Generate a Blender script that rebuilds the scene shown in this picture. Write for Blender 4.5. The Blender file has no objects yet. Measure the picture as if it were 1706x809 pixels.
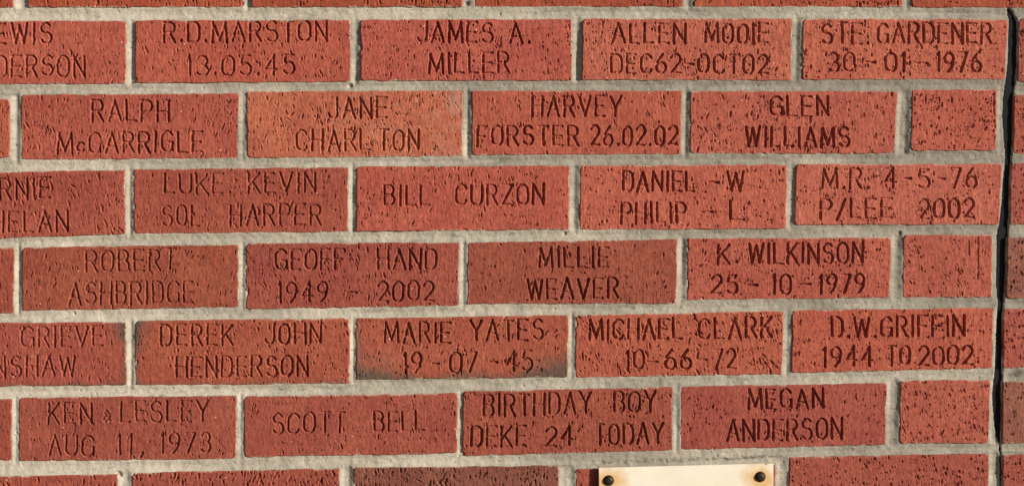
import bpy, math, random
import numpy as np

# ------------------------------------------------------------------ camera
Z0 = 1.20                      # height of the wall-plane origin above the ground, metres
F_PX, CX, CY, PW = 2000.0, 853.0, 404.5, 1706.0
CAM_W = np.array([0.0552, -0.0540, -0.0049])
CAM_C = np.array([207.5434, -1222.081, 60.5379])        # mm, wall face is y = 0


def rodrigues(w):
    t = np.linalg.norm(w)
    k = w / t
    K = np.array([[0, -k[2], k[1]], [k[2], 0, -k[0]], [-k[1], k[0], 0]])
    return np.eye(3) + math.sin(t) * K + (1 - math.cos(t)) * K @ K


R_CAM = rodrigues(CAM_W) @ np.array([[1, 0, 0], [0, 0, -1], [0, 1, 0]], float)

scene = bpy.context.scene
COL = scene.collection
cam_d = bpy.data.cameras.new('camera')
cam_d.sensor_fit = 'HORIZONTAL'
cam_d.sensor_width = 36.0
cam_d.lens = 36.0 * F_PX / PW
cam_d.clip_start = 0.01
cam_d.clip_end = 500
cam = bpy.data.objects.new('camera', cam_d)
COL.objects.link(cam)
from mathutils import Matrix, Vector
Rw = R_CAM.T @ np.diag([1, -1, -1])
M = Matrix([list(Rw[i]) + [0] for i in range(3)] + [[0, 0, 0, 1]])
M.translation = Vector((CAM_C[0] / 1000, CAM_C[1] / 1000, CAM_C[2] / 1000 + Z0))
cam.matrix_world = M
scene.camera = cam

# ------------------------------------------------------------------ light
SUN_DIR = Vector((0.80, -0.54, 0.25)).normalized()       # towards the sun: low, grazing from the right
world = bpy.data.worlds.new('World')
scene.world = world
world.use_nodes = True
wn = world.node_tree.nodes
wl = world.node_tree.links
sky = wn.new('ShaderNodeTexSky')
sky.sky_type = 'NISHITA'
sky.sun_disc = False
sky.sun_elevation = math.asin(SUN_DIR.z)
sky.sun_rotation = math.atan2(SUN_DIR.x, SUN_DIR.y)
bg = wn['Background']
bg.inputs['Strength'].default_value = 0.05
wl.new(sky.outputs[0], bg.inputs[0])

sun_d = bpy.data.lights.new('sun', 'SUN')
sun_d.energy = 4.2
sun_d.angle = math.radians(0.53)
sun_d.color = (1.0, 0.95, 0.86)
sun = bpy.data.objects.new('sun', sun_d)
sun.rotation_euler = SUN_DIR.to_track_quat('Z', 'Y').to_euler()
sun.location = (3, -3, 4)
COL.objects.link(sun)

vs = scene.view_settings
vs.view_transform = 'Standard'
vs.look = 'None'
vs.exposure = 0.45
vs.gamma = 1.0

# ------------------------------------------------------------------ helpers
rng = np.random.default_rng(7)


def unproject(px, py):
    """photo pixel -> point (X, Z) in mm on the wall face"""
    px = np.asarray(px, float)
    py = np.asarray(py, float)
    d = np.stack([(px - CX) / F_PX, (py - CY) / F_PX, np.ones_like(px)], -1)
    wv = d @ R_CAM                                # = R^T d
    t = -CAM_C[1] / wv[..., 1]
    return CAM_C[0] + t * wv[..., 0], CAM_C[2] + t * wv[..., 2]


_H = rng.random((256, 256))


def vnoise(x, y, s=0):
    xi = np.floor(x).astype(np.int64)
    yi = np.floor(y).astype(np.int64)
    fx = x - xi
    fy = y - yi
    fx = fx * fx * (3 - 2 * fx)
    fy = fy * fy * (3 - 2 * fy)
    ox, oy = (s * 37) % 256, (s * 101) % 256
    h = lambda a, b: _H[(a + ox) & 255, (b + oy) & 255]
    return (h(xi, yi) * (1 - fx) + h(xi + 1, yi) * fx) * (1 - fy) + (h(xi, yi + 1) * (1 - fx) + h(xi + 1, yi + 1) * fx) * fy


def fbm(x, y, s=0, o=3):
    r = 0
    a = 0.5
    for i in range(o):
        r = r + a * (vnoise(x, y, s + i * 5) - 0.5)
        x = x * 2.03 + 11.3
        y = y * 2.03 + 5.7
        a *= 0.5
    return r                                      # about -0.45 .. 0.45


def sstep(a, b, x):
    t = np.clip((x - a) / (b - a), 0, 1)
    return t * t * (3 - 2 * t)


def mesh_from(name, verts, quads, smooth=True, attrs=None):
    me = bpy.data.meshes.new(name)
    nv, nq = len(verts), len(quads)
    me.vertices.add(nv)
    me.vertices.foreach_set('co', np.ascontiguousarray(verts, np.float32).ravel())
    me.loops.add(nq * 4)
    me.loops.foreach_set('vertex_index', np.ascontiguousarray(quads, np.int32).ravel())
    me.polygons.add(nq)
    me.polygons.foreach_set('loop_start', np.arange(0, nq * 4, 4, dtype=np.int32))
    me.update(calc_edges=True)
    me.polygons.foreach_set('use_smooth', np.full(nq, smooth, bool))
    for k, v in (attrs or {}).items():
        a = me.attributes.new(k, 'FLOAT', 'POINT')
        a.data.foreach_set('value', np.ascontiguousarray(v, np.float32))
    me.update()
    return me


def link(name, me, mat, parent=None, loc=(0, 0, 0)):
    o = bpy.data.objects.new(name, me)
    COL.objects.link(o)
    if mat:
        me.materials.append(mat)
    o.parent = parent
    o.location = loc
    return o


def box_arrays(x0, x1, y0, y1, z0, z1):
    v = np.array([(x, y, z) for x in (x0, x1) for y in (y0, y1) for z in (z0, z1)], float)
    q = np.array([(0, 1, 3, 2), (4, 6, 7, 5), (0, 4, 5, 1), (2, 3, 7, 6), (0, 2, 6, 4), (1, 5, 7, 3)])
    return v, q


# ------------------------------------------------------------------ materials
def new_mat(name):
    m = bpy.data.materials.new(name)
    m.use_nodes = True
    nt = m.node_tree
    b = nt.nodes['Principled BSDF']
    b.inputs['Specular IOR Level'].default_value = 0.25
    return m, nt, b


def nd(nt, kind, **kw):
    n = nt.nodes.new(kind)
    for k, v in kw.items():
        if k in n.inputs:
            n.inputs[k].default_value = v
        else:
            setattr(n, k, v)
    return n


def mixc(nt, fac, a, b, blend='MIX'):
    n = nt.nodes.new('ShaderNodeMix')
    n.data_type = 'RGBA'
    n.blend_type = blend
    for i, v in ((0, fac), (6, a), (7, b)):
        if isinstance(v, (int, float)):
            n.inputs[i].default_value = v
        elif isinstance(v, tuple):
            n.inputs[i].default_value = v
        else:
            nt.links.new(v, n.inputs[i])
    return n.outputs[2]


def ramp(nt, src, p0, p1, c0=(0, 0, 0, 1), c1=(1, 1, 1, 1)):
    r = nt.nodes.new('ShaderNodeValToRGB')
    r.color_ramp.elements[0].position = p0
    r.color_ramp.elements[1].position = p1
    r.color_ramp.elements[0].color = c0
    r.color_ramp.elements[1].color = c1
    nt.links.new(src, r.inputs[0])
    return r.outputs[0]


def noise(nt, pos, scale, detail=3, rough=0.55):
    n = nd(nt, 'ShaderNodeTexNoise', Scale=scale, Detail=detail, Roughness=rough)
    nt.links.new(pos, n.inputs['Vector'])
    return n.outputs['Fac']


def brick_material():
    m, nt, b = new_mat('fired_clay')
    L = nt.links
    pos = nd(nt, 'ShaderNodeNewGeometry').outputs['Position']
    oi = nd(nt, 'ShaderNodeObjectInfo')
    base = oi.outputs['Color']
    # broad firing variation
    blot = noise(nt, pos, 22, 3)
    c = mixc(nt, ramp(nt, blot, 0.35, 0.68), mixc(nt, 1.0, base, (0.90, 0.83, 0.83, 1), 'MULTIPLY'),
             mixc(nt, 1.0, base, (1.07, 1.13, 1.08, 1), 'MULTIPLY'))
    mid = noise(nt, pos, 170, 3)
    c = mixc(nt, ramp(nt, mid, 0.3, 0.7), mixc(nt, 1.0, c, (0.80, 0.76, 0.78, 1), 'MULTIPLY'),
             mixc(nt, 1.0, c, (1.16, 1.22, 1.20, 1), 'MULTIPLY'))
    grain = noise(nt, pos, 1100, 2, 0.6)
    c = mixc(nt, ramp(nt, grain, 0.25, 0.75), mixc(nt, 1.0, c, (0.80, 0.78, 0.78, 1), 'MULTIPLY'),
             mixc(nt, 1.0, c, (1.15, 1.20, 1.20, 1), 'MULTIPLY'))
    # pale grog and lime specks
    vo = nd(nt, 'ShaderNodeTexVoronoi', Scale=210.0)
    L.new(pos, vo.inputs['Vector'])
    sp = nd(nt, 'ShaderNodeSeparateColor')
    L.new(vo.outputs['Color'], sp.inputs[0])
    pick = nd(nt, 'ShaderNodeMath', operation='GREATER_THAN')
    pick.inputs[1].default_value = 0.979
    L.new(sp.outputs[0], pick.inputs[0])
    near = nd(nt, 'ShaderNodeMath', operation='LESS_THAN')
    near.inputs[1].default_value = 0.17
    L.new(vo.outputs['Distance'], near.inputs[0])
    both = nd(nt, 'ShaderNodeMath', operation='MULTIPLY')
    L.new(pick.outputs[0], both.inputs[0])
    L.new(near.outputs[0], both.inputs[1])
    c = mixc(nt, both.outputs[0], c, (0.62, 0.33, 0.23, 1))
    # iron specks
    pick2 = nd(nt, 'ShaderNodeMath', operation='LESS_THAN')
    pick2.inputs[1].default_value = 0.05
    L.new(sp.outputs[1], pick2.inputs[0])
    both2 = nd(nt, 'ShaderNodeMath', operation='MULTIPLY')
    L.new(pick2.outputs[0], both2.inputs[0])
    L.new(near.outputs[0], both2.inputs[1])
    c = mixc(nt, both2.outputs[0], c, (0.10, 0.035, 0.03, 1))
    # kiln burn and mortar bloom stored on the brick
    at = nd(nt, 'ShaderNodeAttribute', attribute_name='burn')
    c = mixc(nt, at.outputs['Fac'], c, (0.110, 0.066, 0.046, 1))
    at = nd(nt, 'ShaderNodeAttribute', attribute_name='bloom')
    c = mixc(nt, at.outputs['Fac'], c, (0.50, 0.40, 0.31, 1))
    L.new(c, b.inputs['Base Color'])
    b.inputs['Roughness'].default_value = 0.86
    bu = nd(nt, 'ShaderNodeBump', Strength=0.55, Distance=0.0004)
    L.new(noise(nt, pos, 900, 4, 0.65), bu.inputs['Height'])
    L.new(bu.outputs[0], b.inputs['Normal'])
    return m


def mortar_material():
    m, nt, b = new_mat('lime_mortar')
    L = nt.links
    pos = nd(nt, 'ShaderNodeNewGeometry').outputs['Position']
    at = nd(nt, 'ShaderNodeAttribute', attribute_name='tone')
    c = mixc(nt, at.outputs['Fac'], (0.268, 0.238, 0.192, 1), (0.530, 0.472, 0.380, 1))
    mid = noise(nt, pos, 60, 4)
    c = mixc(nt, ramp(nt, mid, 0.3, 0.7), mixc(nt, 1.0, c, (0.82, 0.81, 0.80, 1), 'MULTIPLY'),
             mixc(nt, 1.0, c, (1.08, 1.08, 1.10, 1), 'MULTIPLY'))
    g = noise(nt, pos, 1000, 3, 0.7)
    c = mixc(nt, ramp(nt, g, 0.28, 0.72), mixc(nt, 1.0, c, (0.76, 0.76, 0.74, 1), 'MULTIPLY'),
             mixc(nt, 1.0, c, (1.16, 1.16, 1.16, 1), 'MULTIPLY'))
    vo = nd(nt, 'ShaderNodeTexVoronoi', Scale=480.0)
    L.new(pos, vo.inputs['Vector'])
    sp = nd(nt, 'ShaderNodeSeparateColor')
    L.new(vo.outputs['Color'], sp.inputs[0])
    pick = nd(nt, 'ShaderNodeMath', operation='GREATER_THAN')
    pick.inputs[1].default_value = 0.93
    L.new(sp.outputs[0], pick.inputs[0])
    near = nd(nt, 'ShaderNodeMath', operation='LESS_THAN')
    near.inputs[1].default_value = 0.28
    L.new(vo.outputs['Distance'], near.inputs[0])
    both = nd(nt, 'ShaderNodeMath', operation='MULTIPLY')
    L.new(pick.outputs[0], both.inputs[0])
    L.new(near.outputs[0], both.inputs[1])
    c = mixc(nt, both.outputs[0], c, (0.13, 0.115, 0.095, 1))
    at = nd(nt, 'ShaderNodeAttribute', attribute_name='grime')
    c = mixc(nt, at.outputs['Fac'], c, (0.09, 0.085, 0.07, 1))
    L.new(c, b.inputs['Base Color'])
    b.inputs['Roughness'].default_value = 0.93
    bu = nd(nt, 'ShaderNodeBump', Strength=0.45, Distance=0.0004)
    L.new(noise(nt, pos, 750, 4, 0.7), bu.inputs['Height'])
    L.new(bu.outputs[0], b.inputs['Normal'])
    return m


def plain_material(name, col, rough=0.8, var=0.12, scale=40):
    m, nt, b = new_mat(name)
    pos = nd(nt, 'ShaderNodeNewGeometry').outputs['Position']
    n = noise(nt, pos, scale, 4)
    lo = tuple(x * (1 - var) for x in col) + (1,)
    hi = tuple(min(1, x * (1 + var)) for x in col) + (1,)
    nt.links.new(ramp(nt, n, 0.3, 0.7, lo, hi), b.inputs['Base Color'])
    b.inputs['Roughness'].default_value = rough
    return m, nt, b


M_BRICK = brick_material()
M_MORTAR = mortar_material()
M_SEAL = plain_material('black_sealant', (0.010, 0.010, 0.012), 0.9)[0]
M_GROUND = plain_material('paving', (0.22, 0.20, 0.18), 0.9, 0.2, 3)[0]
M_CORE = plain_material('wall_core', (0.30, 0.27, 0.22), 0.9)[0]

# ------------------------------------------------------------------ the ground and the wall root
gv, gq = box_arrays(-60, 60, -60, 60, -0.2, 0.0)
g = link('ground', mesh_from('ground', gv, gq, False), M_GROUND)
g['kind'] = 'structure'

wall = bpy.data.objects.new('brick_wall', None)
wall.empty_display_size = 0.2
COL.objects.link(wall)
wall['label'] = 'sunlit red brick memorial wall with engraved bricks, pale mortar and a dark vertical crack'
wall['category'] = 'wall'
wall['kind'] = 'thing'

# ------------------------------------------------------------------ stroke lettering
def arc(cx, cy, rx, ry, a0, a1, n=9):
    return [(cx + rx * math.cos(math.radians(a0 + (a1 - a0) * i / n)), cy + ry * math.sin(math.radians(a0 + (a1 - a0) * i / n))) for i in range(n + 1)]


G = {
    'A': (.66, [[(0, 0), (.33, 1), (.66, 0)], [(.12, .33), (.54, .33)]]),
    'B': (.56, [[(0, 0), (0, 1)], [(0, 1), (.3, 1)] + arc(.30, .76, .22, .24, 90, -90) + [(0, .52)], [(.3, .52)] + arc(.31, .26, .25, .26, 90, -90) + [(0, 0)]]),
    'C': (.60, [arc(.31, .70, .30, .30, 20, 180) + arc(.31, .30, .30, .30, 180, 340)]),
    'D': (.60, [[(0, 0), (0, 1)], [(0, 1), (.26, 1)] + arc(.28, .68, .32, .32, 90, 0, 5) + arc(.28, .32, .32, .32, 0, -90, 5) + [(0, 0)]]),
    'E': (.54, [[(0, 0), (0, 1)], [(0, 1), (.54, 1)], [(0, .5), (.46, .5)], [(0, 0), (.54, 0)]]),
    'F': (.52, [[(0, 0), (0, 1)], [(0, 1), (.52, 1)], [(0, .5), (.44, .5)]]),
    'G': (.62, [arc(.31, .70, .31, .30, 22, 180) + arc(.31, .30, .31, .30, 180, 360) + [(.62, .44)], [(.36, .44), (.62, .44)], [(.62, .44), (.62, .05)]]),
    'H': (.60, [[(0, 0), (0, 1)], [(.6, 0), (.6, 1)], [(0, .5), (.6, .5)]]),
    'I': (.08, [[(.04, 0), (.04, 1)]]),
    'J': (.48, [[(.48, 1), (.48, .24)], arc(.24, .24, .24, .24, 0, -170)]),
    'K': (.58, [[(0, 0), (0, 1)], [(.55, 1), (.02, .40)], [(.18, .56), (.58, 0)]]),
    'L': (.50, [[(0, 1), (0, 0)], [(0, 0), (.50, 0)]]),
    'M': (.76, [[(0, 0), (.06, 1)], [(.06, 1), (.38, .12)], [(.38, .12), (.70, 1)], [(.70, 1), (.76, 0)]]),
    'N': (.60, [[(0, 0), (0, 1)], [(0, 1), (.6, 0)], [(.6, 0), (.6, 1)]]),
    'O': (.60, [arc(.30, .68, .30, .32, 0, 180) + arc(.30, .32, .30, .32, 180, 360) + [(.60, .68)]]),
    'P': (.56, [[(0, 0), (0, 1)], [(0, 1), (.3, 1)] + arc(.30, .74, .26, .26, 90, -90) + [(0, .48)]]),
    'R': (.58, [[(0, 0), (0, 1)], [(0, 1), (.3, 1)] + arc(.30, .75, .25, .25, 90, -90) + [(0, .50)], [(.28, .50), (.58, 0)]]),
    'S': (.58, [arc(.29, .75, .26, .25, 30, 250, 8) + arc(.30, .27, .28, .27, 75, -155, 9)]),
    'T': (.56, [[(.28, 0), (.28, 1)], [(0, 1), (.56, 1)]]),
    'U': (.60, [[(0, 1), (0, .30)] + arc(.30, .30, .30, .30, 180, 360) + [(.60, 1)]]),
    'V': (.64, [[(0, 1), (.32, 0)], [(.32, 0), (.64, 1)]]),
    'W': (.84, [[(0, 1), (.20, 0)], [(.20, 0), (.42, .92)], [(.42, .92), (.64, 0)], [(.64, 0), (.84, 1)]]),
    'Y': (.62, [[(0, 1), (.31, .46)], [(.62, 1), (.31, .46)], [(.31, .46), (.31, 0)]]),
    'Z': (.58, [[(0, 1), (.58, 1)], [(.58, 1), (0, 0)], [(0, 0), (.58, 0)]]),
    '0': (.56, [arc(.28, .68, .28, .32, 0, 180) + arc(.28, .32, .28, .32, 180, 360) + [(.56, .68)]]),
    '1': (.16, [[(.12, 0), (.12, 1)], [(.12, 1), (0, .84)]]),
    '2': (.56, [arc(.28, .72, .27, .28, 165, -25, 8) + [(0, 0)], [(0, 0), (.56, 0)]]),
    '3': (.54, [arc(.26, .75, .25, .25, 150, -80, 7), arc(.26, .26, .28, .27, 85, -150, 8)]),
    '4': (.58, [[(.42, 0), (.42, 1)], [(.42, 1), (0, .28)], [(0, .28), (.58, .28)]]),
    '5': (.54, [[(.50, 1), (.10, 1)], [(.10, 1), (.05, .55)] + arc(.27, .32, .27, .31, 125, -150, 8)]),
    '6': (.56, [arc(.28, .29, .27, .29, 0, 360, 12), [(.02, .36), (.10, .70), (.36, 1.0)]]),
    '7': (.54, [[(0, 1), (.54, 1)], [(.54, 1), (.16, 0)]]),
    '9': (.56, [arc(.28, .71, .27, .29, 0, 360, 12), [(.54, .64), (.46, .30), (.20, 0)]]),
    '.': (.10, [[(.04, .03), (.06, .06)]]),
    ',': (.16, [[(.14, .10), (.02, -.12)]]),
    '-': (.44, [[(0, .46), (.44, .46)]]),
    '/': (.46, [[(.46, 1.02), (0, -.08)]]),
    '&': (.40, [[(.40, .10), (.08, .52), (.20, .64), (.28, .52), (.02, .22), (.14, .08), (.38, .34)]]),
    'c': (.42, [arc(.22, .36, .20, .22, 40, 320, 8)]),
}

# brick outlines (photo pixels): row, x at top/bottom of the left edge, of the right edge, y of the top and the bottom edge;
# colour key; lines of lettering: (text, x0, x1, y top, y bottom)
BR = [
 (0, -150, -150, 209.5, 209.5, 35, 34.6, 140, 138, 'n', [('EWIS', -8, 85, 40, 73), ('DERSON', -8, 140, 93, 127)]),
 (0, 226, 226, 584, 583, 34.6, 33, 137.5, 135, 'n', [('R.D.MARSTON', 273, 544, 36.5, 70), ('13.05.45', 312, 490, 92, 125)]),
 (0, 601, 601, 953, 952, 32.5, 32, 133.5, 132.6, 'n', [('JAMES', 696, 820, 38, 71), ('A.', 849, 882, 38, 71), ('MILLER', 715, 847, 88.5, 122)]),
 (0, 971, 970, 1320, 1318, 31.5, 31, 131.6, 132.6, 'l', [('ALLEN', 1020, 1141, 40, 72), ('MOOIE', 1175, 1279, 40, 72), ('DEC62-OCT02', 1018, 1279, 91, 122)]),
 (0, 1338, 1336, 1680, 1675, 31.5, 32, 131.5, 131, 'l', [('STE.', 1369, 1447, 39, 72), ('GARDENER', 1462, 1651, 39, 72), ('30', 1380, 1423, 88, 119), ('-', 1441, 1458, 88, 119), ('01', 1475, 1507, 88, 119), ('-', 1528, 1544, 88, 119), ('1976', 1561, 1634, 88, 119)]),
 (1, -340, -340, 15.6, 16, 166, 164.5, 263, 261, 'n', []),
 (1, 36, 36, 397, 396, 157.5, 155.5, 265, 262.5, 'n', [('RALPH', 153, 280, 168, 202), ('M', 95, 120, 222, 256), ('c', 126, 141, 222, 256), ('GARRIGLE', 148, 336, 220, 253)]),
 (1, 412, 412, 771, 770, 152.5, 150.6, 262, 259, 'o', [('JANE', 547, 644, 164, 197), ('CHARL', 493, 615, 217, 251), ('TON', 631, 697, 217, 250)]),
 (1, 787, 787, 1136, 1134, 151, 151.7, 257, 255.5, 'n', [('HARVEY', 886, 1034, 160, 193), ('FORSTER', 795, 963, 210, 242), ('26.02.02', 984, 1128, 210, 242)]),
 (1, 1151, 1150, 1496, 1490, 152, 152, 255, 254.5, 'l', [('GLEN', 1284, 1379, 161, 193), ('WILLIAMS', 1242, 1414, 212, 244)]),
 (1, 1520, 1518, 1661, 1659, 150, 149.6, 250, 249, 'r', []),
 (2, -150, -150, 208, 208, 289, 283.5, 400, 388.5, 'm', [('RNIE', -1, 83, 297, 331), ('HELAN', -14, 112, 352, 386)]),
 (2, 223, 223, 580, 579, 282, 278, 388, 385, 'd', [('LUKE', 274, 371, 290, 322), ('KEVIN', 414, 525, 288, 320), ('SOL', 270, 332, 343, 376), ('HARPER', 383, 534, 341, 375)]),
 (2, 594, 594, 949, 947, 277, 275.6, 384, 380.5, 'n', [('BILL', 640, 715, 309, 341), ('CURZON', 759, 905, 307, 340)]),
 (2, 967, 966, 1312, 1309, 275, 274.5, 382, 379.5, 'l', [('DANIEL', 1038, 1156, 286, 318), ('-', 1181, 1197, 286, 318), ('W', 1212, 1238, 285, 317), ('PHILIP', 1035, 1142, 338, 371), ('-', 1169, 1187, 336, 368), ('L', 1216, 1240, 335, 367)]),
 (2, 1327, 1324, 1669, 1664, 273.5, 273, 373, 373, 'l', [('M.R.', 1370, 1447, 281, 313), ('4', 1473, 1493, 281, 313), ('-', 1506, 1517, 281, 313), ('5', 1529, 1548, 281, 313), ('-', 1563, 1574, 281, 313), ('76', 1584, 1626, 281, 313), ('P/LEE', 1367, 1485, 331, 363), ('2002', 1531, 1622, 331, 363)]),
 (3, -340, -340, 22.5, 22.5, 415, 412, 524, 520, 'd', []),
 (3, 37, 37, 397, 396.5, 412, 407, 516, 510, 'd', [('ROBERT', 143, 292, 416, 450), ('ASHBRIDGE', 115, 321, 470, 505)]),
 (3, 411, 410, 765, 764, 404.7, 403.5, 513.5, 508, 'd', [('GEOFF', 459, 572, 416, 449), ('HAND', 629, 726, 415, 448), ('1949', 463, 545, 470, 503), ('-', 577, 595, 470, 501), ('2002', 629, 722, 468, 501)]),
 (3, 780, 779, 1128, 1126, 403.5, 399, 505, 504, 'd', [('MILLIE', 898, 1013, 412, 445), ('WEAVER', 879, 1029, 464, 497)]),
 (3, 1147, 1145, 1485, 1482, 397, 395.5, 499, 494, 'n', [('K.', 1196, 1229, 407, 438), ('WILKINSON', 1248, 1437, 405, 438), ('25', 1185, 1228, 458, 489), ('-', 1247, 1262, 458, 489), ('10', 1287, 1317, 457, 489), ('-', 1333, 1350, 457, 488), ('1979', 1365, 1440, 457, 488)]),
 (3, 1506, 1504, 1653, 1652, 391.5, 391, 494.5, 493.7, 'r', []),
 (4, -150, -150, 209.5, 209.5, 538, 536, 643, 639, 'm', [('.', 8, 12, 545, 578), ('GRIEVE', 36, 171, 544, 577), ('NSHAW', -10, 125, 593, 626)]),
 (4, 226, 225, 582, 582, 534, 529.7, 640, 637, 'm', [('DEREK', 267, 387, 541, 575), ('JOHN', 442, 534, 539, 572), ('HENDERSON', 293, 512, 593, 626)]),
 (4, 594, 594, 947, 945, 530, 524.5, 631, 626, 'b', [('MARIE', 641, 750, 537, 570), ('YATES', 784, 904, 533, 566), ('19', 672, 701, 588, 621), ('-', 720, 731, 588, 621), ('07', 750, 794, 587, 620), ('-', 817, 828, 585, 618), ('45', 843, 886, 585, 618)]),
 (4, 960, 959, 1305, 1303, 524.5, 518, 627.7, 621, 'n', [('MICHAEL', 982, 1135, 532, 565), ('CLARK', 1164, 1285, 530, 563), ('10', 1043, 1072, 583, 615), ('-', 1080, 1095, 585, 617), ('66', 1108, 1151, 582, 615), ('-', 1164, 1176, 582, 614), ('72', 1188, 1225, 581, 613)]),
 (4, 1321, 1319, 1656, 1654, 516.5, 512, 619.7, 612, 'n', [('D.W.GRIFFIN', 1386, 1606, 527, 560), ('1944', 1371, 1453, 577, 609), ('TO', 1479, 1515, 577, 608), ('2002', 1531, 1620, 576, 607)]),
 (5, -340, -340, 19, 19, 668, 664, 770, 766, 'd', []),
 (5, 32, 32, 394, 393, 662, 658, 766, 763, 'd', [('KEN', 80, 152, 671, 705), ('&', 171, 183, 671, 705), ('LESLEY', 201, 346, 668, 702), ('AUG', 81, 155, 725, 758), ('11,', 194, 238, 724, 757), ('1973', 267, 350, 720, 753)]),
 (5, 407, 407, 762, 761, 660, 654.5, 760, 753, 'd', [('SCOTT', 454, 574, 687, 720), ('BELL', 623, 706, 685, 717)]),
 (5, 772, 771, 1121, 1120, 651.5, 644, 757.5, 748.5, 'd', [('BIRTHDAY', 806, 984, 655, 690), ('BOY', 1023, 1092, 652, 686), ('DEKE', 785, 876, 710, 743), ('24', 909, 953, 710, 741), ('TODAY', 992, 1104, 705, 739)]),
 (5, 1135, 1134, 1477, 1475, 643, 638, 748, 738.5, 'd', [('MEGAN', 1247, 1371, 648, 680), ('ANDERSON', 1212, 1402, 698, 732)]),
 (5, 1501, 1499, 1649, 1647, 633.8, 632, 737, 736, 'r', []),
 (6, -160, -160, 196, 196, 796, 788.5, 898, 894, 'd', []),
 (6, 220, 220, 565, 565, 787, 779.5, 893, 886, 'd', []),
 (6, 590, 590, 931, 930, 778, 775, 886, 880, 'k', []),
 (6, 960, 960, 1292, 1291, 780.5, 773.5, 886, 878, 'd', []),
 (6, 1316, 1314, 1648, 1646, 761, 755, 866, 858, 'd', []),
 # the course above the engraved field
 (-1, -330, -330, 22, 22, -91, -90, 12.5, 11.5, 't', []),
 (-1, 47, 47, 403, 403, -90, -90, 11, 10.5, 't', []),
 (-1, 420, 420, 770, 770, -90, -90, 11, 10, 't', []),
 (-1, 790, 790, 1138, 1138, -91, -91, 10.5, 10, 't', []),
 (-1, 1157, 1157, 1504, 1504, -91, -91, 10, 10.5, 't', []),
 (-1, 1520, 1520, 1866, 1866, -91, -91, 11, 13, 't', []),
 # beyond the movement joint
 (0, 1698, 1696, 1870, 1868, 31, 31, 135, 135, 'R', []),
 (1, 1690, 1689, 2040, 2038, 158, 158, 256, 255, 'R', []),
 (2, 1685, 1684, 1860, 1858, 272, 270, 372.5, 370, 'R', []),
 (3, 1679, 1677, 2030, 2028, 395, 392, 495.5, 490, 'B', []),
 (4, 1673, 1672, 1850, 1848, 514.5, 511, 612, 608, 'R', []),
 (5, 1671, 1670, 2024, 2022, 636, 627, 737, 728, 'B', []),
 (6, 1671, 1670, 1846, 1844, 757.5, 753, 857, 852, 'd', []),
]
TINT = {
 'n': (0.363, 0.083, 0.052), 'l': (0.396, 0.098, 0.063), 'o': (0.412, 0.109, 0.063), 'r': (0.372, 0.086, 0.056),
 'm': (0.321, 0.075, 0.046), 'd': (0.299, 0.068, 0.043), 'b': (0.339, 0.079, 0.048), 'k': (0.208, 0.068, 0.045),
 't': (0.320, 0.064, 0.033), 'R': (0.320, 0.075, 0.051), 'B': (0.242, 0.079, 0.053),
}
LABELS = {
 'R.D.MARSTON': 'brick engraved with a name between two initials and the date 13.05.45',
 'DEC62-OCT02': 'brick engraved with a name over DEC62-OCT02',
 'JANE': 'orange engraved brick with pale blooms towards its upper right corner',
 '26.02.02': 'engraved brick whose second line ends in the date 26.02.02',
 'BILL': 'engraved brick with a single line of letters across its middle, in the third course',
 '1949': 'brick engraved with a name over 1949 - 2002',
 '1979': 'brick engraved with a name over 25 - 10 - 1979',
 '07': 'engraved brick with kiln-darkened lower edge and the date 19 - 07 - 45',
 '66': 'brick engraved with a name over 10 - 66 - 72',
 '1944': 'brick engraved with a name over 1944 TO 2002',
 '11,': 'brick engraved with two names over AUG 11, 1973',
 '24': 'brick engraved with birthday wishes, lower line ending in 24 TODAY',
 '1976': 'brick engraved with a name over 30 - 01 - 1976',
 '76': 'brick engraved with initials, 4-5-76 and below 2002',
}


def line_strokes(text, x0, x1, yt, yb, slope):
    """polylines (X, Z in mm) and per-stroke depth / half width"""
    lw = [G[ch][0] for ch in text]
    gap = 0.30
    total = sum(lw) + gap * (len(text) - 1)
    sx = (x1 - x0) / total
    H = yb - yt
    out = []
    cx = x0
    xm = 0.5 * (x0 + x1)
    for ch, w in zip(text, lw):
        s_depth = rng.uniform(0.8, 1.2)
        s_hw = rng.uniform(0.88, 1.12)
        dy = rng.uniform(-1.2, 1.2)
        rot = rng.uniform(-0.03, 0.03)
        kx = rng.uniform(0.95, 1.05)
        kh = rng.uniform(0.97, 1.03)
        for pl in G[ch][1]:
            p = np.array(pl, float)
            gx = (p[:, 0] - w / 2) * kx
            gy = (p[:, 1] - .5) * kh
            px = cx + (w / 2) * sx + gx * sx - rot * gy * H
            py = yb - (gy + .5) * H + dy + slope * (px - xm) + rot * gx * sx
            X, Z = unproject(px, py)
            out.append((np.stack([X, Z], 1), s_depth, s_hw, ch))
        cx += (w + gap) * sx
    return out


def seg_dist(PX, PZ, a, b):
    d = b - a
    L2 = d @ d + 1e-9
    t = np.clip(((PX - a[0]) * d[0] + (PZ - a[1]) * d[1]) / L2, 0, 1)
    return np.hypot(PX - a[0] - t * d[0], PZ - a[1] - t * d[1])


def stamp_box(X, Z, x0, x1, z0, z1):
    """index window of a nearly axis-aligned grid (rows = z downwards, cols = x)"""
    xs = X[X.shape[0] // 2]
    i0 = max(np.searchsorted(xs, x0) - 2, 0)
    i1 = min(np.searchsorted(xs, x1) + 2, X.shape[1])
    zs = -Z[:, X.shape[1] // 2]
    tilt = abs(Z[0, -1] - Z[0, 0]) + 1
    j0 = max(np.searchsorted(zs, -z1 - tilt) - 1, 0)
    j1 = min(np.searchsorted(zs, -z0 + tilt) + 1, X.shape[0])
    return slice(j0, j1), slice(i0, i1)


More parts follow.
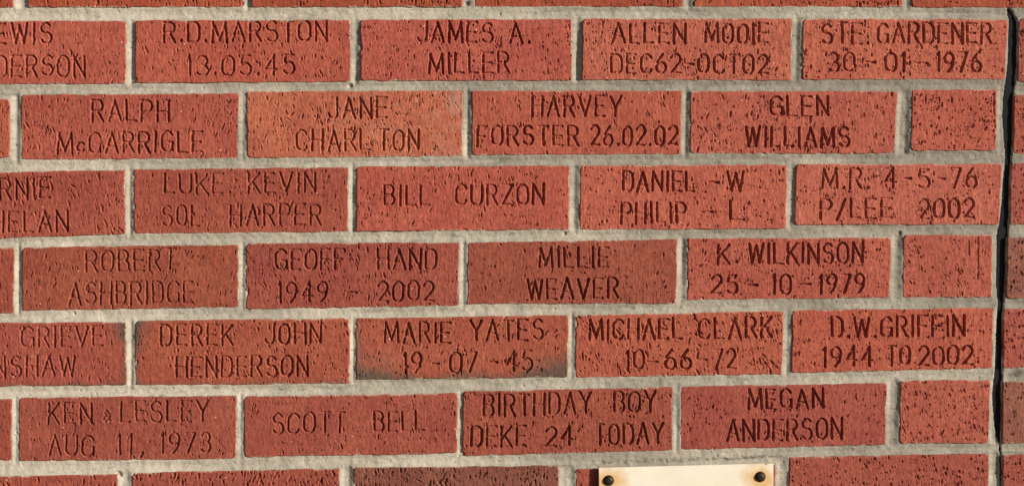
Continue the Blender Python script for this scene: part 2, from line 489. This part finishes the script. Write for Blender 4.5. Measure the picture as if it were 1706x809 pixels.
QUADS = []            # wall-plane quads of the detailed bricks, for the mortar
STEP_X, STEP_Z = 0.60, 0.72
bi = 0
for (row, xlt, xlb, xrt, xrb, ytl, ytr, ybl, ybr, key, lines) in BR:
    bi += 1
    px = np.array([xlt, xrt, xrb, xlb], float)
    py = np.array([ytl, ytr, ybr, ybl], float)
    QX, QZ = unproject(px, py)
    QX = QX + np.array([-.7, .7, .7, -.7])
    QZ = QZ + np.array([.5, .5, -1.4, -1.4])
    QUADS.append((QX, QZ))
    W = QX.max() - QX.min()
    Hh = QZ.max() - QZ.min()
    # only the visible stretch of a brick that runs out of frame needs the fine grid
    nu = int(W / STEP_X) + 1
    nv = int(Hh / STEP_Z) + 1
    uu = np.linspace(0, 1, nu)
    cut0, cut1 = unproject([-60.0, 1766.0], [404.0, 404.0])[0]
    if QX[0] < cut0:
        xs = np.concatenate([np.arange(QX[0], cut0, 3.0), np.arange(cut0, QX[1], STEP_X), [QX[1]]])
        uu = (xs - QX[0]) / (QX[1] - QX[0])
    elif QX[1] > cut1:
        xs = np.concatenate([np.arange(QX[0], cut1, STEP_X), np.arange(cut1, QX[1], 3.0), [QX[1]]])
        uu = (xs - QX[0]) / (QX[1] - QX[0])
    vv = np.linspace(0, 1, nv)
    ctop, cbot = unproject([850.0, 850.0], [-30.0, 840.0])[1]
    if row == -1:
        zs = np.concatenate([np.arange(QZ[0], ctop, -3.0), np.arange(ctop, QZ[3], -STEP_Z), [QZ[3]]])
        vv = (zs - QZ[0]) / (QZ[3] - QZ[0])
    elif row == 6:
        zs = np.concatenate([np.arange(QZ[0], cbot, -STEP_Z), np.arange(cbot, QZ[3], -3.0), [QZ[3]]])
        vv = (zs - QZ[0]) / (QZ[3] - QZ[0])
    nu, nv = len(uu), len(vv)
    U, V = np.meshgrid(uu, vv)
    bl = lambda q: (q[0] * (1 - U) + q[1] * U) * (1 - V) + (q[3] * (1 - U) + q[2] * U) * V
    X, Z = bl(QX), bl(QZ)
    # wandering arrises
    eL, eR = U * W, (1 - U) * W
    eT, eB = V * Hh, (1 - V) * Hh
    s = bi * 13
    wl_ = lambda e: np.exp(-e / 7.0)
    X = X + wl_(eL) * 1.5 * fbm(Z * 0.10, Z * 0 + s, s) + wl_(eR) * 1.5 * fbm(Z * 0.10, Z * 0 + s, s + 1)
    Z = Z + wl_(eT) * 1.9 * fbm(X * 0.11, X * 0 + s, s + 2) + wl_(eB) * 1.9 * fbm(X * 0.11, X * 0 + s, s + 3)
    # ---- relief, mm towards the viewer
    tilt_x, tilt_z = rng.uniform(-1.3, 1.3), rng.uniform(-.6, .6)
    h = rng.uniform(-0.4, 0.5) + tilt_x * (U - .5) + tilt_z * (V - .5)
    h = h + 1.2 * fbm(X * 0.02, Z * 0.03, s + 4, 2)
    h = h + 0.60 * fbm(X * 0.33, Z * 0.16, s + 6, 3) + 0.40 * fbm(X * 0.9, Z * 0.13, s + 7, 2) + 0.60 * fbm(X * 0.8, Z * 0.5, s + 9, 2)
    edge = np.minimum(np.minimum(eL, eR), np.minimum(eT, eB))
    er = 1.25 + 1.9 * fbm(X * 0.14, Z * 0.14, s + 12, 2)
    er = np.clip(er, .6, 2.6)
    h = h - 1.7 * np.clip(1 - edge / er, 0, 1) ** 2
    # rounded, sometimes broken corners
    for (cu, cv) in ((eL, eT), (eR, eT), (eL, eB), (eR, eB)):
        r = rng.uniform(2.0, 6.5)
        dd = np.hypot(np.clip(r - cu, 0, None), np.clip(r - cv, 0, None))
        h = h - 2.2 * sstep(0.82 * r, 1.12 * r, dd)
    # ---- tears and pits of the wire-cut face
    rough = key in 'tRBk' or row in (-1, 6)
    area = W * Hh / (215 * 65.0)
    npit = int((980 if rough else 780) * area * rng.uniform(.6, 1.15))
    pits = []
    th0, asz, bsz = rng.normal(-.1, .22), rng.uniform(.75, 1.35), rng.uniform(.85, 1.25)
    for k in range(int(rng.integers(2, 6))):        # knocked arrises
        t_ = rng.uniform(.03, .97)
        if rng.random() < .7:
            pits.append((QX[0] + t_ * W, (QZ.max() if rng.random() < .5 else QZ.min()) + rng.uniform(-1.5, 1.5), rng.uniform(1.2, 2.4), rng.uniform(1.5, 5), rng.uniform(1.2, 2.6), rng.normal(0, .1)))
        else:
            pits.append(((QX[0] if rng.random() < .5 else QX[1]), QZ[3] + t_ * Hh, rng.uniform(1.5, 4.5), rng.uniform(1, 2), rng.uniform(1.2, 2.4), 0))
    for k in range(npit):
        x, z = rng.uniform(QX.min() + 2, QX.max() - 2), rng.uniform(QZ.min() + 2, QZ.max() - 2)
        if rng.random() > .60 + 1.3 * fbm(x * .035, z * .05, s + 50, 2):
            continue                                # tears gather in drifts
        big = rng.random() < (0.38 if rough else 0.22)
        a = 1.2 + 2.6 * rng.random() ** 1.6 if big else rng.uniform(.5, 1.6)
        b = rng.uniform(.45, 1.15) if big else rng.uniform(.42, .7)
        dep = rng.uniform(1.1, 2.4) if big else rng.uniform(.6, 1.6)
        th = rng.normal(th0, 0.34)
        a *= asz
        b *= bsz
        pits.append((x, z, a, b, dep, th))
    strokes = []
    slope = 0.5 * ((ytr - ytl) / (xrt - xlt) + (ybr - ybl) / (xrb - xlb))
    for (text, a0, a1, yt, yb) in lines:
        strokes += line_strokes(text, a0, a1, yt, yb, slope)
    ldep = rng.uniform(.72, .95) if (px[0] + px[1]) < 1500 else rng.uniform(.9, 1.1)
    for pl, _, _, ch in strokes:
        for k in range(2):                      # chips where the tool broke the face
            if rng.random() < 0.38:
                q = pl[rng.integers(len(pl))]
                pits.append((q[0] + rng.uniform(-2, 2), q[1] + rng.uniform(-2.5, 1.5), rng.uniform(.8, 2.2), rng.uniform(.45, .8), rng.uniform(.7, 1.6), rng.normal(-.1, .4)))
    for (x, z, a, b, dep, th) in pits:
        r = max(a, 1.9 * b) + 1.6
        sl = stamp_box(X, Z, x - r, x + r, z - r, z + r)
        dx, dz = X[sl] - x, Z[sl] - z
        if dx.size == 0:
            continue
        ct, st = math.cos(th), math.sin(th)
        p = (dx * ct + dz * st) / b
        q = (-dx * st + dz * ct) / a
        p = p + 0.45 * (q * q - 0.4)            # slight crescent
        rr = p * p + q * q
        h[sl] -= dep * np.clip(1 - rr, 0, 1) ** 0.8
        pr = (p + 1.7) ** 2 + q * q             # lifted lip beside the tear
        h[sl] += 0.30 * dep * np.clip(1 - pr, 0, 1)
    # ---- raised burr and engraved grooves
    if strokes:
        wob = fbm(X * 0.45, Z * 0.45, s + 20, 2)
        groove = np.zeros_like(h)
        burr = np.zeros_like(h)
        for pl, sd, sw, ch in strokes:
            for a, b in zip(pl[:-1], pl[1:]):
                hw0 = (1.28 if ldep < .88 else 1.42) * sw * (1.25 if ch in '.,-' else 1.0)
                m = hw0 + 2.5
                sl = stamp_box(X, Z, min(a[0], b[0]) - m, max(a[0], b[0]) + m, min(a[1], b[1]) - m, max(a[1], b[1]) + m)
                if X[sl].size == 0:
                    continue
                d = seg_dist(X[sl], Z[sl], a, b) + 1.0 * wob[sl]
                e = b - a
                vert = abs(e[1]) / (np.hypot(*e) + 1e-6)
                dp = 3.4 * sd * (1.0 if ch in '-.,Z' else 0.74 + 0.26 * vert) * ldep * (1.0 if ch != '&' else .7)
                hw = hw0 * (0.80 + 0.20 * vert)
                gprof = dp * (1 - sstep(0.48 * hw, hw, d))
                groove[sl] = np.maximum(groove[sl], gprof)
                burr[sl] = np.maximum(burr[sl], 0.22 * np.exp(-((d - hw - .55) / .5) ** 2))
        h = h + burr * (groove < .2) - groove * (0.85 + 0.7 * fbm(X * .3, Z * .3, s + 23, 2))
    if key == 'r':                              # long wire drags on the half bricks
        for (sx_, y0_, y1_) in {10: [(1655.5, 158, 192)], 21: [(1629, 394, 464), (1614, 400, 425)], 32: []}.get(bi - 1, []):
            ax, az = unproject([sx_, sx_], [y0_, y1_])
            d = seg_dist(X, Z, np.array([ax[0], az[0]]), np.array([ax[1], az[1]])) + .5 * fbm(X * .3, Z * .3, s, 2)
            h = h - 1.2 * (1 - sstep(.2, .8, d))
    # ---- stains
    burn = np.zeros_like(h)
    bloom = np.zeros_like(h)
    nb = fbm(X * .06, Z * .09, s + 30, 4)
    sb = fbm(X * .5, Z * .4, s + 31, 3)
    if key == 'b':
        burn += .6 * sstep(11, 0, eB + 14 * nb) * sstep(0, 1, 1.0 - 0.35 * np.sin(U * 7))
        burn += .85 * sstep(40, 4, np.hypot(eR * .7, eB) + 22 * nb + 9 * sb) + .9 * sstep(36, 3, np.hypot(eL * .5, eB) + 22 * nb + 9 * sb)
        burn += .35 * sstep(9, 1, eL + 8 * nb)
        bloom += .04 * sstep(26, 6, np.hypot(eL * .35, (eB - 20)) + 20 * nb)
    if row == 4 and bi in (23, 24):
        burn += .7 * sstep(30, 3, np.hypot(eR if bi == 23 else eL, eT) + 16 * nb) + .55 * sstep(9, 1, (eR if bi == 23 else eL) + 8 * nb) + .3 * sstep(6, 1, eB + 8 * nb)
    if key == 'o':
        bloom += .24 * sstep(14, 3, np.hypot(eR - 8, (eT - 12) * .8) + 16 * nb) + .10 * sstep(0.0, .2, nb) * U
    burn += (.10 if key in 'kB' else .04) * sstep(.02, .25, fbm(X * .12, Z * .12, s + 33, 3))
    sm = fbm(X * .5, Z * .5, s + 36, 3)
    bloom += .75 * sstep(1.9, .3, edge + 3.4 * sm) * sstep(-.05, .15, fbm(X * .05, Z * .05, s + 37, 2))
    bloom += .3 * sstep(1.0, .2, eB + 2 * sm)
    # ---- mesh
    ox, oz = QX.mean(), QZ.mean()
    face = np.stack([X - ox, -h, Z - oz], -1).reshape(-1, 3)
    idx = np.arange(nu * nv).reshape(nv, nu)
    q = np.stack([idx[:-1, :-1], idx[1:, :-1], idx[1:, 1:], idx[:-1, 1:]], -1).reshape(-1, 4)
    ring = np.concatenate([idx[0, :-1], idx[:-1, -1], idx[-1, :0:-1], idx[:0:-1, 0]])
    rf = np.arange(len(ring)) + nu * nv            # own vertices, so the arris stays crisp
    rb = rf + len(ring)
    back = face[ring].copy()
    back[:, 1] = 95.0
    rq = np.stack([rf, np.roll(rf, -1), np.roll(rb, -1), rb], -1)
    verts = np.concatenate([face, face[ring], back]) / 1000.0
    zero = np.zeros(2 * len(ring))
    me = mesh_from('brick', verts, np.concatenate([q, rq]), True,
                   {'burn': np.concatenate([np.clip(burn, 0, 1).ravel(), zero]), 'bloom': np.concatenate([np.clip(bloom, 0, 1).ravel(), zero])})
    half = (xrt - xlt) < 170 and row in (1, 3, 5)
    o = link('engraved_brick' if lines else ('half_brick' if half else 'brick'), me, M_BRICK, wall, (ox / 1000, 0, oz / 1000 + Z0))
    j = rng.uniform(.95, 1.05)
    t = TINT[key]
    o.color = (t[0] * j, t[1] * j * rng.uniform(.95, 1.06), t[2] * j * rng.uniform(.95, 1.06), 1)
    for (text, *_r) in lines:
        if text in LABELS:
            o['label'] = LABELS[text]
    if key == 'k':
        o['label'] = 'dark brown brick in the lowest visible course'

# ------------------------------------------------------------------ mortar
GAP = np.array([(13, 1679.5, 1682), (20, 1680.5, 1688), (35, 1682.5, 1695), (60, 1682.5, 1696), (100, 1681.5, 1696), (137, 1677, 1692), (150, 1676, 1690),
                (200, 1673, 1690), (235, 1675, 1689), (262, 1677, 1685), (275, 1676, 1686), (300, 1673, 1686), (340, 1671, 1684),
                (365, 1668, 1681), (385, 1664, 1681), (420, 1663, 1678), (470, 1663, 1676), (505, 1664, 1673), (520, 1664, 1673),
                (550, 1662, 1674), (600, 1660, 1672), (620, 1659, 1671), (650, 1656, 1670), (680, 1657, 1670), (700, 1659, 1670),
                (725, 1663, 1668.5), (738, 1666, 1667.4), (760, 1668, 1669.2), (809, 1668.2, 1669.4), (838, 1668.2, 1669.2)], float)
gxl, gzl = unproject(GAP[:, 1], GAP[:, 0])
gxr, gzr = unproject(GAP[:, 2], GAP[:, 0])

mx0, mz1 = unproject(-70.0, -40.0)
mx1, mz0 = unproject(1790.0, 850.0)
ST = 0.75
gx = np.arange(mx0, mx1, ST)
gz = np.arange(mz1, mz0, -ST)
X, Z = np.meshgrid(gx, gz)
sd = np.full(X.shape, 60.0)
bandz = np.full(X.shape, 60.0)
topd = np.full(X.shape, 60.0)       # distance below the brick above
for (QX, QZ) in QUADS:
    for pad, band in ((24, False), (130, True)):
        i0, i1 = np.searchsorted(gx, QX.min() - (pad if not band else 130)), np.searchsorted(gx, QX.max() + (pad if not band else 130))
        j0, j1 = np.searchsorted(-gz, -(QZ.max() + 24)), np.searchsorted(-gz, -(QZ.min() - 24))
        if i1 <= i0 or j1 <= j0:
            continue
        sl = (slice(j0, j1), slice(i0, i1))
        x, z = X[sl], Z[sl]
        tz = QZ[0] + (QZ[1] - QZ[0]) * (x - QX[0]) / (QX[1] - QX[0])
        bz = QZ[3] + (QZ[2] - QZ[3]) * (x - QX[3]) / (QX[2] - QX[3])
        dz = np.maximum(z - tz, bz - z)
        if band:
            bandz[sl] = np.minimum(bandz[sl], dz)
            continue
        lx = QX[0] + (QX[3] - QX[0]) * (z - QZ[0]) / (QZ[3] - QZ[0])
        rx = QX[1] + (QX[2] - QX[1]) * (z - QZ[1]) / (QZ[2] - QZ[1])
        dx = np.maximum(lx - x, x - rx)
        d = np.where((dx > 0) & (dz > 0), np.hypot(np.maximum(dx, 0), np.maximum(dz, 0)), np.maximum(dx, dz))
        sd[sl] = np.minimum(sd[sl], d)
vj = sstep(0.5, -2.5, bandz)                                   # 1 in the upright joints
lip = -1.15 + 2.0 * fbm(X * .03, Z * .03, 3, 2) + 1.3 * fbm(X * .2, Z * .2, 8, 3)
lip = np.clip(lip, -2.2, .15)
depth = (1.2 + 1.0 * vj) * (0.85 + 1.9 * fbm(X * .014, Z * .014, 14, 2))
hm = lip - depth * sstep(-.6, 5.6, sd + .8 * fbm(X * .1, Z * .1, 17, 2))
hm = hm + .5 * fbm(X * .05, Z * .07, 21, 2) + .28 * fbm(X * .14, Z * .8, 25, 3) + .18 * fbm(X * .5, Z * .5, 26, 2) + .20 * fbm(X * 1.1, Z * 1.1, 28, 2)
# struck joint: tiny air holes and broken spots
holes = [(583, 143, 3.2, 2.5), (198, 790, 3.4, 4), (941, 389, 2.4, 2), (1298, 622, 2.0, 2), (1500, 388, 2.6, 2), (1158, 6, 3, 3), (402, 6, 2.6, 3), (778, 6, 3, 3)]
hx = []
for (a, b, r, dpt) in holes:
    x, z = unproject(float(a), float(b))
    hx.append((x, z, r, dpt))
for k in range(900):
    hx.append((rng.uniform(mx0, mx1), rng.uniform(mz0, mz1), rng.uniform(.7, 1.5), rng.uniform(.4, 1.3)))
for (x, z, r, dpt) in hx:
    i0, i1 = np.searchsorted(gx, x - r - 1), np.searchsorted(gx, x + r + 1)
    j0, j1 = np.searchsorted(-gz, -(z + r + 1)), np.searchsorted(-gz, -(z - r - 1))
    sl = (slice(j0, j1), slice(i0, i1))
    rr = ((X[sl] - x) ** 2 + (Z[sl] - z) ** 2) / r ** 2
    hm[sl] -= dpt * np.clip(1 - rr, 0, 1)
# the open crack
zi = Z[:, 0]
gl = np.interp(-zi, -gzl, gxl)[:, None] + .9 * fbm(Z * .12, Z * 0 + 3, 31, 2) + .7 * fbm(Z * .5, Z * 0 + 3, 33, 2)
gr = np.interp(-zi, -gzr, gxr)[:, None] + 1.2 * fbm(Z * .12, Z * 0 + 9, 32, 2) + .7 * fbm(Z * .5, Z * 0 + 9, 34, 2)
ing = (Z <= gzl[0]) & (Z >= gzl[-1])
gd = np.where(ing, np.minimum(X - gl, gr - X), -10)
hm = np.where(gd > 0, -58.0, hm - .9 * sstep(-1.6, 0, gd) * ing)
# tone of the pointing: pale to the left, at the foot and along the top joint, greyer to the right
ZT = unproject(853.0, 22.0)[1]
ZB = unproject(853.0, 809.0)[1]
fx = (X - mx0) / (mx1 - mx0)
fz = (ZT - Z) / (ZT - ZB)
tone = .44 - .85 * (fx - .45) + .50 * (fz - .45) + 1.2 * fbm(X * .012, Z * .03, 41, 3) + .5 * fbm(X * .05, Z * .5, 45, 3) + .4 * sstep(12, 5, np.abs(Z - ZT))
tone = np.clip(tone, 0, 1)
# dark weathering along the foot of the joint over the plate
wx0, wz0 = unproject(985.0, 770.0)
wx1, wz1 = unproject(1300.0, 758.0)
wz = wz0 + (wz1 - wz0) * (X - wx0) / (wx1 - wx0)
grime = sstep(4.0, 0, np.abs(Z - wz + 1.0)) * sstep(wx0 - 4, wx0 + 12, X) * sstep(wx1 + 10, wx1 - 10, X) * sstep(-.12, .22, fbm(X * .35, Z * .5, 51, 4)) * .85
grime += .5 * sstep(.16, .34, fbm(X * .08, Z * .25, 55, 4))
x, z = unproject(1690.0, 622.0)
grime += .8 * sstep(9, 2, np.hypot(X - x - 3, Z - z) + 8 * fbm(X * .3, Z * .3, 57, 3))
keep = sd > -5.0
kq = keep[:-1, :-1] | keep[1:, :-1] | keep[1:, 1:] | keep[:-1, 1:]
idx = np.arange(X.size).reshape(X.shape)
q = np.stack([idx[:-1, :-1], idx[1:, :-1], idx[1:, 1:], idx[:-1, 1:]], -1)[kq]
used = np.unique(q)
remap = np.zeros(X.size, np.int64)
remap[used] = np.arange(len(used))
# under the bricks the mortar bed drops away from their faces
hm = hm - 1.0 * np.clip(-sd - 1.0, 0, 4)
V3 = np.stack([X, -hm, Z], -1).reshape(-1, 3)[used] / 1000.0
V3[:, 2] += Z0
mo = link('mortar', mesh_from('mortar', V3, remap[q], True, {'tone': tone.ravel()[used], 'grime': np.clip(grime, 0, 1).ravel()[used]}), M_MORTAR, wall)
mo['kind'] = 'stuff'

# black filler deep in the crack
n = len(GAP)
sv, sq = [], []
for k in range(n):
    zz = .5 * (gzl[k] + gzr[k])
    for (xx, yy) in ((gxl[k] - 2, 4.6), (gxr[k] + 2, 3.9), (gxr[k] + 2, 21), (gxl[k] - 2, 21)):
        sv.append((xx / 1000, yy / 1000, zz / 1000 + Z0))
for k in range(n - 1):
    for c in range(4):
        sq.append((4 * k + c, 4 * k + 4 + c, 4 * k + 4 + (c + 1) % 4, 4 * k + (c + 1) % 4))
sq += [(0, 1, 2, 3), (4 * n - 4, 4 * n - 1, 4 * n - 2, 4 * n - 3)]
so = link('joint_filler', mesh_from('joint_filler', np.array(sv), np.array(sq), False), M_SEAL, wall)
so['label'] = 'black filler deep in the open vertical crack'

# ------------------------------------------------------------------ the rest of the wall, out of the picture
vs_, qs_ = [], []
cnt = 0
inner_l, inner_r = unproject(-345.0, 400.0)[0], unproject(2040.0, 400.0)[0]
XL, XR = -1000.0, 1400.0
for r in range(-4, 14):
    zc = -(r - 2.5) * 76.0 + 1
    x = XL + (0 if r % 2 == 0 else 112)
    while x < XR:
        x0, x1 = x + 5, x + 220
        if -1 <= r <= 6:
            fl = unproject(-152.0 if r % 2 == 0 else -342.0, 400.0)[0] - 8
            fr = unproject(1875.0 if r % 2 == 0 else 2045.0, 400.0)[0] + 8
            if r == -1:
                fr = unproject(1872.0, 0.0)[0] + 8
            if x0 < fl < x1:
                x1 = fl
            elif x0 < fr < x1:
                x0 = fr
            elif fl <= x0 and x1 <= fr:
                x += 225
                continue
        if x1 - x0 > 30:
            v, q = box_arrays(x0, x1, -0.3, 95, zc - 32.5, zc + 32.5)
            vs_.append(v)
            qs_.append(q + cnt)
            cnt += 8
        x += 225
v = np.concatenate(vs_) / 1000
v[:, 2] += Z0
v = v[:]
keepz = v[:, 2] > -1
zero = np.zeros(len(v))
bc = link('brickwork', mesh_from('brickwork', v, np.concatenate(qs_), False, {'burn': zero, 'bloom': zero}), M_BRICK, wall)
bc.color = (.38, .092, .066, 1)
bc['kind'] = 'stuff'
top_z = (6.5 * 76 + 1 + 40) / 1000 + Z0
vs_, qs_ = [], []
a, b, c_, d_ = XL / 1000, XR / 1000, mx0 / 1000 + .004, mx1 / 1000 - .004
e_, f_ = mz0 / 1000 + Z0 + .004, mz1 / 1000 + Z0 - .004
for k, (x0, x1, z0, z1) in enumerate(((a, c_, 0, top_z), (d_, b, 0, top_z), (c_, d_, 0, e_), (c_, d_, f_, top_z))):
    v, q = box_arrays(x0, x1, .004, .094, z0, z1)
    vs_.append(v)
    qs_.append(q + 8 * k)
v, q = box_arrays(a, b, .0945, .20, 0, top_z)
vs_.append(v)
qs_.append(q + 32)
link('wall_core', mesh_from('wall_core', np.concatenate(vs_), np.concatenate(qs_), False), M_CORE, wall)

# ------------------------------------------------------------------ the plate
STAND = 3.6                                   # mm off the brick face
TH = 2.6
pc = [unproject(996.0, 776.5), unproject(1286.0, 769.0)]
TLx, TLz = pc[0]
TRx, TRz = pc[1]
ux = np.array([TRx - TLx, TRz - TLz])
PWm = np.hypot(*ux)
ang = math.atan2(ux[1], ux[0])
PH = 112.0
sign = bpy.data.objects.new('sign', None)
sign.empty_display_size = .05
COL.objects.link(sign)
sign['label'] = 'cream plate with rust-stained corners screwed to the wall below the engraved bricks'
sign['category'] = 'sign'
sign.location = (TLx / 1000, -STAND / 1000, TLz / 1000 + Z0)
sign.rotation_euler = (0, -ang, 0)


def to_local(px, py):
    x, z = unproject(px, py)
    dx, dz = x - TLx, z - TLz
    return dx * math.cos(ang) + dz * math.sin(ang), -dx * math.sin(ang) + dz * math.cos(ang)


s1 = to_local(1012.7, 797.0)
s2 = to_local(1264.0, 790.8)
screws = [s1, s2, (s1[0], -PH - s1[1]), (s2[0], -PH - s2[1])]

m, nt, b = new_mat('enamelled_metal')
tc = nd(nt, 'ShaderNodeTexCoord').outputs['Object']
base = mixc(nt, ramp(nt, noise(nt, tc, 30, 4), .3, .7), (.74, .66, .52, 1), (.83, .75, .61, 1))
for (x, z) in screws:
    vm = nd(nt, 'ShaderNodeVectorMath', operation='DISTANCE')
    nt.links.new(tc, vm.inputs[0])
    vm.inputs[1].default_value = (x / 1000, -TH / 1000, z / 1000 - .003)
    ad = nd(nt, 'ShaderNodeMath', operation='MULTIPLY_ADD')
    nt.links.new(noise(nt, tc, 90, 3), ad.inputs[0])
    ad.inputs[1].default_value = .022
    nt.links.new(vm.outputs['Value'], ad.inputs[2])
    f = ramp(nt, ad.outputs[0], (.018), .034, (1, 1, 1, 1), (0, 0, 0, 1))
    base = mixc(nt, f, base, (.66, .40, .17, 1))
nt.links.new(base, b.inputs['Base Color'])
b.inputs['Roughness'].default_value = .5
M_PLATE = m
M_SCREW = plain_material('blackened_steel', (.030, .020, .014), .5, .6, 500)[0]
M_SCREW.node_tree.nodes['Principled BSDF'].inputs['Metallic'].default_value = .3
M_INK = plain_material('black_print', (.02, .02, .02), .6)[0]

# plate outline with rounded front arrises and a broken nick at the upper right corner
import bmesh
bm = bmesh.new()
pw = PWm / 1000
ph = PH / 1000
out = [(0.0006, 0), (pw - .011, 0), (pw - .0085, -.0012), (pw - .0065, -.0003), (pw - .0006, 0), (pw, -.0006), (pw, -ph + .0006), (pw - .0006, -ph), (.0006, -ph), (0, -ph + .0006), (0, -.0006)]
vs0 = [bm.verts.new((x, 0, z)) for x, z in out]
f0 = bm.faces.new(vs0)
r = bmesh.ops.extrude_face_region(bm, geom=[f0])
for e in r['geom']:
    if isinstance(e, bmesh.types.BMVert):
        e.co.y = -TH / 1000
bmesh.ops.recalc_face_normals(bm, faces=bm.faces)
fr = [f for f in bm.faces if f.calc_center_median().y < -TH / 1000 + 1e-6]
ed = list({e for f in fr for e in f.edges})
bmesh.ops.bevel(bm, geom=ed, offset=.0005, segments=2, affect='EDGES')
pm = bpy.data.meshes.new('plate')
bm.to_mesh(pm)
bm.free()
link('plate', pm, M_PLATE, sign)

# screw: domed head on a thin washer, with a slot
bm = bmesh.new()
rings = [(5.6, 0.0), (5.6, .5), (4.9, .7), (4.7, 1.3), (4.0, 2.2), (2.6, 2.8), (1.1, 3.05)]
prev = None
N = 24
for (rad, y) in rings:
    cur = [bm.verts.new((rad / 1000 * math.cos(2 * math.pi * k / N), -(y) / 1000, rad / 1000 * math.sin(2 * math.pi * k / N))) for k in range(N)]
    if prev:
        for k in range(N):
            bm.faces.new((prev[k], prev[(k + 1) % N], cur[(k + 1) % N], cur[k]))
    prev = cur
bm.faces.new(prev)
for f in bm.faces:
    f.smooth = True
bmesh.ops.recalc_face_normals(bm, faces=bm.faces)
cm = bpy.data.meshes.new('screw')
bm.to_mesh(cm)
bm.free()
cm.materials.append(M_SCREW)
for (x, z) in screws:
    o = link('screw', cm, None, sign, (x / 1000, -TH / 1000, z / 1000))

# the only part of the print in the picture: the flat top of one bold black character
l0 = to_local(1207.0, 808.4)
l1 = to_local(1241.5, 807.4)
v, q = box_arrays(l0[0] / 1000, l1[0] / 1000, -TH / 1000 - .0002, -TH / 1000 - .00002, (l0[1] - 5) / 1000, l0[1] / 1000)
link('printed_mark', mesh_from('printed_mark', v, q, False), M_INK, sign)
